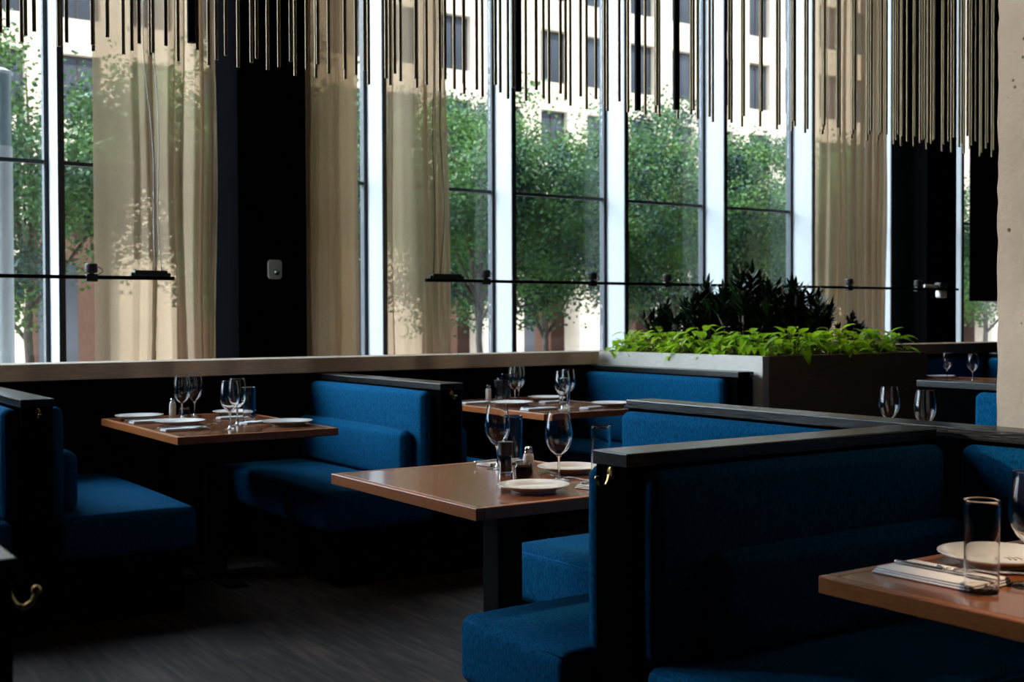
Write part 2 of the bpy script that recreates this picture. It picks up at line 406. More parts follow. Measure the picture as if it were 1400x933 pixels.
c2 = curtain('curtain', 'brownish sheer curtain gathered against the right edge of the black column', 3.80, 4.275,
        [(.06, .02, .10), (.12, .02, -.04), (.2, .05, .06), (.46, .06, .03), (.62, .02, .04)])
bk = bpy.data.objects.new('darkening_layer', c2.data); COL.objects.link(bk); bk.parent = c2; bk.location = (.012, .075, 0)  # second sheet of cloth added to darken this curtain
curtain('curtain', 'sheer curtain hanging behind the cabled end of the long track light', 4.53, 5.06,
        [(.05, .02, .06), (.52, .03, .05), (.58, .03, .12), (.72, .05, .12), (.86, .02, .08), (.97, .02, .06)], flare=.09)
curtain('curtain', 'sheer curtain drawn beyond the planter next to the far black column', 9.52, 10.60,
        [(.10, .03, .07), (.25, .03, .10), (.36, .02, .08), (.47, .03, .12), (.60, .025, .10), (.70, .02, .11), (.79, .02, .12), (.86, .02, .11), (.93, .02, .10)])

# ------------------------------------------------------------------ low partition, planter
def partition(name, label, x0, x1, dark=False):
    t = thing(name, label, 'partition', ((x0 + x1) / 2, 6.5, 0))
    part(t, 'wood_cap', MB().bbox(x0, x1, 6.45, 6.72, .940, 1.027, .003), M['oak_shaded'] if dark else M['oak'])
    part(t, 'panel', MB().bbox(x0 + .005, x1 - .005, 6.47, 6.70, 0, .940, .003), M['ebony'])
    return t
partition('low_partition', 'long low partition with an oak cap running below the windows', -2.98, 5.06)
p2 = partition('low_partition', 'far low partition with a shade-toned oak cap beyond the planter', 6.66, 13.8, True)
part(p2, 'back_cushion', MB().rbox(6.9, 9.3, 6.385, 6.47, .46, .905, .03, seg=3, n=6), M['fabric'])

PX0, PX1, PY0, PY1, PZ = 5.115, 6.63, 4.975, 6.72, 1.027
t = thing('planter', 'large oak planter box full of leafy plants behind the booths', 'planter', ((PX0 + PX1) / 2, (PY0 + PY1) / 2, 0))
part(t, 'window_side_panel', MB().bbox(PX0, PX0 + .055, PY0 + .0, PY1, 0, PZ, .003), M['oak_lit'], label='limed oak side toned for window light')
part(t, 'front_panel', MB().bbox(PX0 + .0555, PX1, PY0, PY0 + .05, 0, PZ, .003), M['oak_shaded'], label='oak side with shade in its tone')
part(t, 'end_panel', MB().bbox(PX1 - .05, PX1, PY0 + .0505, PY1, 0, PZ, .003), M['oak_shaded'])
part(t, 'back_panel', MB().bbox(PX0 + .0555, PX1 - .0505, PY1 - .05, PY1, 0, PZ, .003), M['oak_shaded'])
so = MB(); NS = 26; vs = []
for j in range(NS + 1):
    for i in range(NS + 1):
        vs.append((PX0 + .056 + (PX1 - PX0 - .107) * i / NS, PY0 + .051 + (PY1 - PY0 - .102) * j / NS, 1.0 + random.uniform(-.012, .018)))
so.add(vs, [(j * (NS + 1) + i, j * (NS + 1) + i + 1, (j + 1) * (NS + 1) + i + 1, (j + 1) * (NS + 1) + i) for j in range(NS) for i in range(NS)], True)
part(t, 'soil', so, M['soil'])

def leaf(mb, base, direc, up, length, width, droop=.3, fold=.15, seg=5):
    d = Vector(direc).normalized(); s = d.cross(Vector(up)); s = s.normalized() if s.length > 1e-4 else Vector((1, 0, 0)); n = s.cross(d)
    vs = []; fs = []
    for k in range(seg + 1):
        u = k / seg
        w = width * .5 * (math.sin(PI * u ** .72) ** .8 if 0 < u < 1 else 0.02)
        c = Vector(base) + d * (length * u) - Vector((0, 0, 1)) * (droop * length * u * u)
        vs += [tuple(c + s * w + n * fold * w), tuple(c), tuple(c - s * w + n * fold * w)]
    for k in range(seg):
        a = 3 * k; fs += [(a, a + 1, a + 4, a + 3), (a + 1, a + 2, a + 5, a + 4)]
    mb.add(vs, fs, True)

def lime_plant(seed, h=.17, nl=40, R=.135):
    rnd = random.Random(seed); t = thing('lime_foliage_plant', 'x', 'plant', group='lime green plants along the planter edge')
    lf = MB(); st = MB()
    for k in range(nl):
        a = rnd.uniform(0, 2 * PI); r = R * rnd.uniform(.15, 1) ; z = h * rnd.uniform(.25, 1) * (1.15 - .45 * r / R)
        tip = Vector((r * math.cos(a), r * math.sin(a), z)); b0 = Vector((.25 * tip.x, .25 * tip.y, 0))
        st.tube([b0, b0.lerp(tip, .6) + Vector((0, 0, .02)), tip], .0022, 5)
        a2 = a + rnd.uniform(-.9, .9)
        leaf(lf, tip, (math.cos(a2), math.sin(a2), rnd.uniform(-.15, .95)), (0, 0, 1), rnd.uniform(.075, .125), rnd.uniform(.040, .060), rnd.uniform(.25, .7), rnd.uniform(.1, .5))
    lf.build('leaves', M['lime'], t); st.build('stems', M['lime_stem'], t); return t
def dark_plant(seed, h=.42, R=.21, ns=27):
    rnd = random.Random(seed); t = thing('dark_leaved_shrub', 'x', 'plant', group='dark shrubs in the planter')
    lf = MB(); st = MB()
    for k in range(ns):
        a = rnd.uniform(0, 2 * PI); r = R * rnd.uniform(0, 1); top = Vector((r * math.cos(a), r * math.sin(a), h * rnd.uniform(.45, 1) * (1.05 - .3 * r / R)))
        b0 = Vector((top.x * .3, top.y * .3, 0)); st.tube([b0, b0.lerp(top, .5), top], [.009, .008, .005], 6)
        for q in range(44):
            u = rnd.uniform(.18, 1); c = b0.lerp(top, u); az = q * 2.4 + rnd.uniform(-.3, .3)
            el = .2 + 1.1 * max(0, (u - .5)) * 2 + rnd.uniform(-.2, .3)
            leaf(lf, c, (math.cos(az), math.sin(az), el), (0, 0, 1), rnd.uniform(.075, .125), rnd.uniform(.020, .030), rnd.uniform(-.1, .35), .3, 4)
    lf.build('leaves', M['darkleaf'], t); st.build('stems', M['bark'], t); return t
SZ = 1.0
lp = [lime_plant(s) for s in (1, 2, 3, 4)]
lspots = [  # x, y, scale, label
 (5.27, 6.40, .95, 'lime green plant at the window end of the pale planter side'),
 (5.25, 6.28, .85, 'lime green plant second along the pale planter side from the window end'),
 (5.27, 6.08, 1.05, 'lime green plant third along the pale planter side, below the leftmost dark shrub'),
 (5.24, 5.86, .9, 'low lime green plant in the middle of the pale planter side'),
 (5.27, 5.66, 1.15, 'tall pointed lime green plant in front of the tallest dark shrub'),
 (5.25, 5.46, .85, 'lime green plant over the middle of the nearer half of the pale planter side'),
 (5.28, 5.28, 1.0, 'lime green plant two away from the near planter corner on the pale side'),
 (5.27, 5.13, .95, 'lime green plant at the near corner of the oak planter'),
 (5.50, 5.12, 1.1, 'lime green plant just right of the near planter corner above the brown side'),
 (5.72, 5.14, 1.0, 'yellow green plant second right of the planter corner above the brown side'),
 (5.92, 5.12, 1.12, 'yellow green plant standing mid way along the brown planter side'),
 (6.10, 5.16, .9, 'yellow green plant below the small low dark shrub'),
 (6.28, 5.13, 1.0, 'arching yellow green plant right of the small dark shrub'),
 (6.42, 5.16, 1.1, 'bushy yellow green plant at the right end of the planter'),
]
used = set()
for i, (x, y, s, lb) in enumerate(lspots):
    k = i % 4; o = lp[k]
    if k in used: o = dup(o, (x, y, SZ), i * 1.3, lb, None, s)
    else:
        used.add(k); o.location = (x, y, SZ); o.rotation_euler.z = i * 1.3; o.scale = (s,) * 3; o['label'] = lb
dp = [dark_plant(s) for s in (11, 12, 13)]
dspots = [(5.45, 6.22, .80, 'dark leaved shrub at the left, window end of the planter'),
 (5.56, 5.95, 1.12, 'tall dark shrub second from the left in the planter'),
 (5.66, 5.66, 1.30, 'tallest dark shrub above the middle of the pale planter side'),
 (5.88, 5.78, 1.30, 'tall dark shrub behind and right of the tallest one'),
 (5.98, 5.52, 1.12, 'dark shrub right of centre in front of a white mullion'),
 (6.20, 5.56, 1.0, 'rounded dark shrub third from the right of the dark row'),
 (6.32, 5.80, .95, 'dark shrub behind the rounded one at the right of the planter'),
 (6.42, 5.42, .62, 'small low dark shrub at the right end against the curtain')]
used = set()
for i, (x, y, s, lb) in enumerate(dspots):
    k = i % 3; o = dp[k]
    if k in used: o = dup(o, (x, y, SZ), i * 1.1, lb, None, s)
    else:
        used.add(k); o.location = (x, y, SZ); o.rotation_euler.z = i * 1.1; o.scale = (s,) * 3; o['label'] = lb

# ------------------------------------------------------------------ booth benches
BW = .118; CAPZ = .937
def coat_hook(t, y=-.0, x=0., z=.885):
    mb = MB()
    pl = MB().lathe([(0, 0), (.0135, 0), (.0135, .003), (.010, .0065), (0, .008)], 18)
    mb.add([(x + v[0], y - v[2], z + v[1] * 1.25) for v in pl.v], pl.f, True)
    mb.tube([(x, y - .003, z - .004), (x, y - .007, z - .016), (x, y - .016, z - .027), (x, y - .027, z - .030), (x, y - .037, z - .024), (x, y - .042, z - .012)],
            [.0080, .0068, .0052, .0044, .0040, .0038], 10)
    mb.ball((x, y - .0425, z - .008), .0070, 10)
    return mb.build('coat_hook', M['brass'], t)
def bench(label, loc, rz, length, L=None, R=None, hook=True, group='booth benches'):
    """divider running along local +Y from its end panel at y=0; L / R = dict(pad=(a,b), lum=(a,b), seat=(a,b), depth=)"""
    t = thing('booth_bench', label, 'booth bench', loc, rz, group); h = BW / 2
    MB().bbox(-h + .006, h - .006, .05, length - .002, 0, CAPZ - .034, .002).build('divider_panel', M['ebony'], t)
    MB().bbox(-h, h, 0, .0495, 0, CAPZ - .034, .003).build('end_panel', M['ebony'], t)
    MB().bbox(-h - .006, h + .006, -.006, length, CAPZ - .0335, CAPZ, .003).build('cap_rail', M['ebony_y'], t)
    for sg, S in ((-1, L), (1, R)):
        if not S: continue
        X = lambda a, b: (min(sg * a, sg * b), max(sg * a, sg * b))
        a, b = S['pad']; x = X(h - .004, h + .062)
        MB().rbox(*x, a, b, .44, .895, .032, seg=4, n=8, bulge=(.012, .004, .004)).build('backrest', M['fabric'], t)
        if S.get('lum'):
            a, b = S['lum']; x = X(h + .064, h + .135)
            MB().rbox(*x, a, b, .452, .70, .036, seg=4, n=8, bulge=(.012, .004, .006)).build('lumbar_cushion', M['fabric'], t)
        if S.get('seat'):
            a, b = S['seat']; D = S.get('depth', .60); x = X(h + .03, h + D)
            st = MB().rbox(*x, a, b, .262, .445, .030, seg=4, n=10, bulge=(.006, .006, .016)).build('seat', M['fabric'], t)
            fx = sg * (h + D - .006)
            MB().tube([(sg * (h + .05), a + .008, .432), (fx - sg * .02, a + .008, .432), (fx, a + .03, .432), (fx, (a + b) / 2, .434), (fx, b - .02, .432)], .0035, 6).build('piping', M['piping'], st)
            x = X(h, h + D - .06)
            MB().bbox(*x, a + .012, b, 0, .262, .004).build('plinth', M['ebony'], t)
    if hook: coat_hook(t)
    return t
full = lambda l, d=.60: dict(pad=(.075, l - .02), lum=(.15, l - .02), seat=(.02, l - .01), depth=d)
bench('blue booth bench with a coat hook on its end at the left of the photo', (1.089, 5.02, 0), 0, 1.425, full(1.425), full(1.425))
bench('bright blue booth bench with a coat hook between the two window tables', (3.019, 5.02, 0), 0, 1.425, full(1.425), full(1.425))
bench('blue booth bench standing against the pale side of the oak planter', (5.03, 5.03, 0), 0, 1.415, full(1.415), None, hook=False)
bench('booth bench with a big brass hook, in front of the centre table', (1.762, 2.20, 0), -PI / 2, 1.128,
      dict(pad=(.012, 1.10), seat=(-.075, 1.12), depth=.515), dict(pad=(.03, 1.10), lum=(.17, 1.10), seat=(.02, 1.12), depth=.55))
bench('blue booth bench behind the middle table, its cap running back from the concrete column', (3.01, 3.58, 0), PI, 1.44,
      full(1.44), dict(pad=(.02, 1.24), lum=(.10, .77), seat=(.03, .79), depth=.60), hook=False)
bench('dark booth bench under the concrete column beside the right front table', (3.01, 2.138, 0), PI, 1.74,
      None, dict(pad=(.07, 1.7), lum=(.60, 1.7), seat=(.62, 1.7), depth=.58), hook=False)
bench('far right booth bench with a rounded blue back beside the concrete column', (5.09, 3.83, 0), PI, 2.2,
      dict(pad=(.1, 2.1), seat=(.05, 2.1)), dict(pad=(.36, 2.1), lum=(.40, 2.1), seat=(.05, 2.1)), hook=False)
bench('dark booth bench cut by the lower left corner, brass hook in profile on its end', (.33, 1.735, 0), PI / 2, 1.5,
      dict(pad=(.03, 1.4), seat=(.03, 1.4)), dict(pad=(.03, 1.4), seat=(.03, 1.4)))
bench('far booth bench against the window partition beyond the planter', (9.42, 5.02, 0), 0, 1.36, full(1.36), None, hook=False)

# ------------------------------------------------------------------ tables
TZ = .75
def table(label, x0, x1, y0, y1):
    t = thing('dining_table', label, 'table', ((x0 + x1) / 2, (y0 + y1) / 2, 0), 0, 'booth tables')
    e = .024; th = .034
    part(t, 'tabletop', MB().bbox(x0 + e + .0008, x1 - e - .0008, y0 + e + .0008, y1 - e - .0008, TZ - th, TZ - .0004, .0012), M['walnut_x'])
    mb = MB(); b = .0025
    mb.bbox(x0, x0 + e, y0, y1, TZ - th, TZ, b); mb.bbox(x1 - e, x1, y0, y1, TZ - th, TZ, b)
    mb.bbox(x0 + e, x1 - e, y0, y0 + e, TZ - th, TZ, b); mb.bbox(x0 + e, x1 - e, y1 - e, y1, TZ - th, TZ, b)
    part(t, 'edge_band', mb, M['walnut_edge'])
    cx, cy = (x0 + x1) / 2, (y0 + y1) / 2
    part(t, 'pedestal', MB().bbox(cx - .045, cx + .045, cy - .045, cy + .045, .015, TZ - th, .004), M['black_metal'])
    mb = MB().bbox(cx - .24, cx + .24, cy - .05, cy + .05, 0, .015, .004); mb.bbox(cx - .05, cx + .05, cy - .3, cy + .3, 0, .0149, .004)
    part(t, 'base_plate', mb, M['black_metal'])
    mb = MB().bbox(cx - .2, cx + .2, cy - .04, cy + .04, TZ - th - .012, TZ - th, .002)
    part(t, 'top_plate', mb, M['black_metal'])
    return t
table('walnut table set for four beside the leftmost booth bench', 1.657, 2.412, 5.02, 6.215)
table('walnut table behind the middle one, standing by the planter bench', 3.64, 4.39, 5.11, 6.30)
table('large walnut table with one plate at its front, in the centre of the photo', 1.675, 2.425, 2.66, 3.545)
table('warm lit walnut table in the lower right corner with a tall tumbler', 1.781, 2.53, .62, 1.585)
table('table half hidden behind the planter corner and the concrete column, far right', 8.0, 8.75, 5.05, 6.33)
table('table hidden behind the long cap rail, only its wine glasses showing', 3.66, 4.41, 2.62, 3.56)

# ------------------------------------------------------------------ tableware prototypes (origin at the base)
def wine_glass():
    t = thing('wine_glass', 'x', 'wine glass', group='wine glasses')
    bw = [(.0, .078), (.012, .080), (.026, .092), (.037, .110), (.0425, .130), (.0425, .148), (.040, .170), (.0365, .192), (.0342, .209), (.034, .213)]
    inner = [(max(0, r - .0011), z + (.0012 if i < 3 else 0)) for i, (r, z) in enumerate(bw)]
    MB().lathe(bw + [(.0334, .2136)] + inner[::-1], 36).build('bowl', M['glass'], t)
    MB().lathe([(0, .0775), (.009, .0765), (.0048, .070), (.0036, .058), (.0034, .035), (.0040, .016), (.008, .0075), (0, .0074)], 20).build('stem', M['glass'], t)
    MB().lathe([(0, 0), (.0355, 0), (.0362, .0009), (.030, .0024), (.016, .0044), (.008, .0074), (0, .0074)], 36).build('foot', M['glass'], t)
    return t
def tumbler():
    o = MB().lathe([(0, 0), (.0275, 0), (.029, .0015), (.0305, .03), (.0310, .10), (.0314, .160), (.0315, .168), (.0311, .1690), (.0303, .1690), (.0299, .168), (.0298, .160), (.0293, .10), (.0287, .03), (.0284, .012), (.026, .0085), (.018, .0072), (0, .007)], 40).build('highball_glass', M['glass'])
    return tag(o, 'x', 'glass', 'highball tumblers')
def plate():
    o = MB().lathe([(0, .004), (.060, .004), (.063, 0), (.068, 0), (.070, .005), (.088, .0115), (.110, .0195), (.1125, .0215), (.112, .0232), (.109, .0232), (.090, .0175), (.076, .0135), (.070, .0105), (.055, .009), (0, .0088)], 56).build('dinner_plate', M['porcelain'])
    return tag(o, 'x', 'plate', 'white plates')
def napkin(L=.21, W=.085, layers=3, thick=.0042):
    mb = MB()
    for k in range(layers):
        i = .004 * k
        mb.rbox(-L / 2 + i * .7, L / 2 - i, -W / 2 + i * .4, W / 2 - i * .6, k * thick, (k + 1) * thick - .0003, .0019, seg=2, n=6, bulge=(.001, .0008, .0006))
    o = mb.build('folded_napkin', M['linen']); return tag(o, 'x', 'napkin', 'folded white napkins')
def fork():
    t = thing('fork', 'x', 'fork', group='forks')
    mb = MB(); vs = []; fs = []
    prof = [(-.095, .0055, .0), (-.09, .0068, .0), (-.05, .0050, .0012), (0, .0034, .003), (.03, .0034, .006), (.043, .0050, .006), (.052, .0105, .004), (.062, .0118, .002)]
    for (x, w, z) in prof: vs += [(x, -w, z), (x, w, z), (x, w, z + .0022), (x, -w, z + .0022)]
    for k in range(len(prof) - 1):
        a = 4 * k
        for i in range(4): fs.append((a + i, a + (i + 1) % 4, a + 4 + (i + 1) % 4, a + 4 + i))
    fs += [(3, 2, 1, 0), tuple(4 * (len(prof) - 1) + i for i in range(4))]
    mb.add(vs, fs).build('handle', M['steel'], t)
    mb = MB()
    for y in (-.0096, -.0032, .0032, .0096):
        mb.tube([(.0615, y, .0032), (.075, y, .0025), (.090, y * .97, .005), (.101, y * .93, .0095)], [.0017, .0016, .0014, .0009], 6)
    mb.build('tines', M['steel'], t); return t
def knife():
    t = thing('table_knife', 'x', 'knife', group='table knives')
    MB().rbox(-.11, .0, -.0062, .0062, 0, .006, .0028, seg=2, n=4).build('handle', M['steel'], t)
    vs = []; fs = []
    pr = [(0, -.004, .004), (.02, -.0085, .006), (.07, -.0095, .0075), (.098, -.006, .0075), (.11, .004, .0072)]
    for x, a, b in pr: vs += [(x, a, .002), (x, b, .002), (x, b, .0036), (x, a, .0036)]
    for k in range(len(pr) - 1):
        q = 4 * k
        for i in range(4): fs.append((q + i, q + (i + 1) % 4, q + 4 + (i + 1) % 4, q + 4 + i))
    fs += [(3, 2, 1, 0), tuple(4 * (len(pr) - 1) + i for i in range(4))]
    MB().add(vs, fs).build('blade', M['steel'], t); return t
def salt_shaker():
    t = thing('salt_shaker', 'x', 'salt shaker', group='salt shakers')
    MB().lathe([(0, 0), (.016, 0), (.0172, .002), (.0172, .060), (.0150, .068), (.0135, .071), (0, .071)], 24).build('salt_filled_body', M['salt'], t)
    MB().lathe([(0, .0705), (.0142, .0705), (.0142, .074), (.0125, .076), (.0135, .082), (.0125, .088), (.008, .092), (0, .0925)], 24).build('cap', M['steel'], t)
    return t
def jar():
    t = thing('spice_jar', 'x', 'jar', group='dark spice jars')
    MB().lathe([(0, 0), (.022, 0), (.028, .006), (.031, .020), (.030, .036), (.025, .046), (.0262, .050), (.0262, .054), (.0235, .054), (.0235, .047), (.0278, .036), (.0290, .020), (.0262, .008), (.021, .003), (0, .003)], 32).build('jar_body', M['brownglass'], t)
    MB().lathe([(0, .0034), (.0205, .0034), (.0255, .0085), (.0284, .020), (.0274, .034), (.020, .041), (0, .043)], 28).build('chili_filling', M['chili'], t)
    return t
def mill():
    t = thing('pepper_mill', 'x', 'pepper mill', group='pepper mills')
    MB().lathe([(0, 0), (.0225, 0), (.0232, .002), (.0228, .020), (.0222, .024), (0, .024)], 28).build('base_ring', M['steel'], t)
    MB().lathe([(0, .0242), (.0205, .0242), (.0205, .0792), (.0188, .0792), (.0188, .0262), (0, .0262)], 28).build('clear_body', M['glass'], t)
    MB().lathe([(0, .0266), (.0181, .0266), (.0181, .070), (.010, .074), (0, .074)], 24).build('peppercorns', M['peppercorn'], t)
    MB().lathe([(0, .0795), (.0215, .0795), (.0215, .084), (.0245, .118), (.0245, .1215), (.010, .1235), (0, .1235)], 28).build('grinder_top', M['plastic'], t)
    MB().lathe([(0, .1235), (.005, .1235), (.0045, .126), (.0068, .129), (.0068, .132), (.004, .135), (0, .1355)], 18).build('knob', M['steel'], t)
    return t
PROTO = dict(wg=wine_glass(), tb=tumbler(), pl=plate(), np=napkin(), fk=fork(), kn=knife(), ss=salt_shaker(), jr=jar(), pm=mill())
USED = set()
def put(k, x, y, label, rz=0, z=TZ + .0003, scale=1, tilt=None):
    o = PROTO[k]
    if k in USED: o = copy_tree(o)
    USED.add(k)
    o.location = (x, y, z); o.rotation_euler = (tilt[0] if tilt else 0, tilt[1] if tilt else 0, rz); o.scale = (scale,) * 3
    o['label'] = label; return o
A = 'the table beside the leftmost bench'
NZ = TZ + .0135
# left window table
put('pl', 1.800, 6.045, 'white plate at the far left corner of the leftmost table', scale=1.05)
put('np', 1.800, 5.83, 'folded napkin in front of the far left plate on the leftmost table', 0)
put('kn', 1.785, 5.845, 'knife lying on the far left napkin of the leftmost table', 0, NZ)
put('fk', 1.895, 5.815, 'fork tilted off the far left napkin of the leftmost table', .5, NZ, tilt=(0, -.06))
put('pl', 1.862, 5.60, 'white plate second from the left on the leftmost table', scale=1.05)
put('np', 1.795, 5.33, 'folded napkin at the near left corner of the leftmost table', 0)
put('kn', 1.785, 5.345, 'knife lying on the near left napkin of the leftmost table', 0, NZ)
put('fk', 1.885, 5.315, 'fork tilted off the near left napkin of the leftmost table', .5, NZ, tilt=(0, -.06))
put('ss', 2.005, 6.15, 'salt shaker at the back of the leftmost table')
put('jr', 2.055, 6.11, 'dark spice jar beside the salt shaker on the leftmost table', scale=.95)
put('wg', 1.985, 5.94, 'front wine glass of the left pair on the leftmost table', 0, scale=1.04)
put('wg', 2.09, 6.06, 'wine glass right of and behind the front one in the left pair, leftmost table', 0, scale=1.04)
put('pl', 2.295, 6.03, 'white plate at the back right of the leftmost table, behind a tumbler', scale=1.0)
put('np', 2.215, 5.83, 'folded napkin left of the back right plate on the leftmost table', 0, scale=.8)
put('wg', 1.975, 5.245, 'front wine glass of the right pair on the leftmost table', 0, scale=1.04)
put('wg', 2.085, 5.44, 'wine glass between the front one and the tumbler on the leftmost table', 0, scale=1.04)
put('tb', 2.215, 5.62, 'tall tumbler on the leftmost table', 0)
put('pl', 2.275, 5.29, 'white plate at the near right corner of the leftmost table', scale=1.05)
put('np', 2.195, 5.49, 'crumpled white napkin between the tumbler and the near right plate, leftmost table', .3, scale=.75)
put('fk', 2.30, 5.475, 'fork on the table edge behind the near right plate, leftmost table', .25, TZ + .001)
# planter window table
put('np', 3.765, 5.97, 'folded napkin at the far left of the planter side table', 0)
put('kn', 3.765, 5.985, 'knife on the far left napkin of the planter side table', 0, NZ)
put('fk', 3.87, 5.955, 'fork tilted off the far left napkin of the planter side table', .5, NZ, tilt=(0, -.06))
put('pl', 3.835, 5.70, 'white plate at the left edge of the planter side table', scale=1.1)
put('np', 3.790, 5.36, 'folded napkin at the near left edge of the planter side table', 0)
put('kn', 3.790, 5.375, 'knife on the near left napkin of the planter side table', 0, NZ)
put('ss', 4.00, 6.205, 'salt shaker at the back of the planter side table')
put('pm', 4.065, 6.195, 'dark pepper mill at the back of the planter side table')
put('wg', 3.990, 5.90, 'front wine glass of the left pair on the planter side table')
put('wg', 4.085, 6.00, 'wine glass behind the front one in the left pair, planter side table')
put('tb', 4.02, 6.04, 'tumbler behind the left pair of wine glasses on the planter side table')
put('pl', 4.275, 5.97, 'white plate at the back right of the planter side table', scale=1.05)
put('np', 4.185, 5.78, 'folded napkin left of the back right plate on the planter side table', 0, scale=.8)
put('wg', 3.900, 5.30, 'front wine glass of the right pair on the planter side table')
put('wg', 4.065, 5.47, 'rear wine glass of the right pair on the planter side table')
put('tb', 3.990, 5.40, 'tumbler between the right pair of wine glasses on the planter side table')
put('np', 4.09, 5.28, 'crumpled napkin left of the near right plate on the planter side table', .3, scale=.75)
put('pl', 4.272, 5.33, 'white plate at the right edge of the planter side table', scale=1.05)
# centre table
put('pl', 1.983, 2.835, 'white plate at the front edge of the centre table', scale=.94)
put('pm', 2.056, 3.093, 'pepper mill with a clear body on the centre table', scale=.97)
put('jr', 2.118, 3.085, 'round dark spice jar between mill and salt on the centre table', scale=.98)
put('ss', 2.172, 3.135, 'salt shaker behind the spice jar on the centre table', scale=1.0)
put('wg', 2.185, 3.335, 'wine glass behind the pepper mill on the centre table')
put('tb', 2.29, 3.395, 'tumbler behind the spice jar on the centre table')
put('wg', 2.181, 2.983, 'wine glass standing alone behind the front plate of the centre table')
put('pl', 2.325, 3.12, 'white plate at the right side of the centre table behind the single wine glass', scale=.94)
put('np', 2.275, 3.43, 'folded napkin at the back of the centre table', .1, scale=.9)
put('kn', 2.26, 3.435, 'knife on the back napkin of the centre table', .1, TZ + .0125)
put('tb', 2.285, 2.905, 'tumbler beside the brass hooked bench end on the centre table')
put('np', 2.215, 2.80, 'folded napkin right of the front plate on the centre table', .25, scale=.9)
put('fk', 2.19, 2.872, 'fork with raised tines behind the front plate of the centre table', 2.5, TZ + .010, tilt=(0, -.10))
put('kn', 2.235, 2.825, 'knife lying on the napkin right of the front plate, centre table', .25, TZ + .0125)
# right front table
PROTO['np2'] = napkin(.225, .125)
put('np2', 1.955, 1.435, 'flat folded napkin at the corner of the right front table', PI / 2 + .03)
put('kn', 1.955, 1.425, 'knife lying along the napkin on the right front table', PI / 2 + .06 + PI, TZ + .0145)
put('tb', 1.914, 1.318, 'tall clear tumbler at the front of the right front table')
p4 = put('pl', 2.165, 1.455, 'white plate with a faint printed mark on the right front table', scale=1.03)
put('fk', 2.02, 1.37, 'fork with its handle off the napkin on the right front table', 2.0, TZ + .013, tilt=(0, .05))
put('wg', 2.035, 1.295, 'wine glass cut by the right edge of the photo')
mk = MB(); rm = random.Random(3)
for row, (r, n, sp) in enumerate(((.045, 11, .095), (.034, 8, .105), (.024, 6, .12))):
    for k in range(n):
        a = 2.62 + PI + (k - (n - 1) / 2) * sp / (r / .045) * .9
        if rm.random() < .18: continue
        cx, cy = r * math.cos(a), r * math.sin(a)
        mk.box(cx - rm.uniform(.0012, .0022), cx + rm.uniform(.0012, .0022), cy - rm.uniform(.0008, .0018), cy + rm.uniform(.0008, .0018), .0088, .0094)
m4 = mk.build('printed_mark', M['mark'], p4); m4['label'] = 'faint brown printed lettering'
# glasses on the hidden tables
put('wg', 4.076, 3.244, 'left wine glass rising behind the long cap rail, in front of the planter')
put('wg', 3.983, 2.998, 'right wine glass rising behind the long cap rail, in front of the planter')
put('wg', 8.384, 6.10, 'far wine glass nearer the planter on the far right table')
put('wg', 8.253, 5.77, 'far wine glass nearer the concrete column on the far right table')
put('pl', 8.43, 6.19, 'white plate mostly hidden behind the planter corner', scale=1.0)

# ------------------------------------------------------------------ concrete column
def column():
    x0, x1, y0, y1 = 3.085, 3.9, 1.0, 2.08; mb = MB(); nz = 170; rnd = random.Random(5)
    prof = []
    n = 22
    for i in range(n + 1): prof.append((x0, y0 + (y1 - y0) * i / n))
    for i in range(1, n + 1): prof.append((x0 + (x1 - x0) * i / n, y1))
    for i in range(1, n + 1): prof.append((x1, y1 - (y1 - y0) * i / n))
    for i in range(1, n): prof.append((x1 - (x1 - x0) * i / n, y0))
    m = len(prof); vs = []; fs = []
    for k in range(nz + 1):
        z = CEIL * k / nz
        for (x, y) in prof:
            edge = (abs(x - x0) < 1e-6 and abs(y - y1) < 1e-6)
            j = (.0035 if edge else .0006)
            vs.append((max(3.0705, x + (rnd.uniform(-.1, 1) * j if edge else rnd.uniform(-j, j))), y - (rnd.uniform(0, 1) ** 2 * j * 1.6 if edge else rnd.uniform(-j, j)), z))
    for k in range(nz):
        for i in range(m):
            q = (i + 1) % m; fs.append((k * m + i, k * m + q, (k + 1) * m + q, (k + 1) * m + i))
    fs += [tuple(range(m))[::-1], tuple(nz * m + i for i in range(m))]
    o = mb.add(vs, fs, False).build('concrete_column', M['concrete'])
    return tag(o, 'pitted rough concrete column at the right edge of the photo', 'column', None, 'structure')
column()

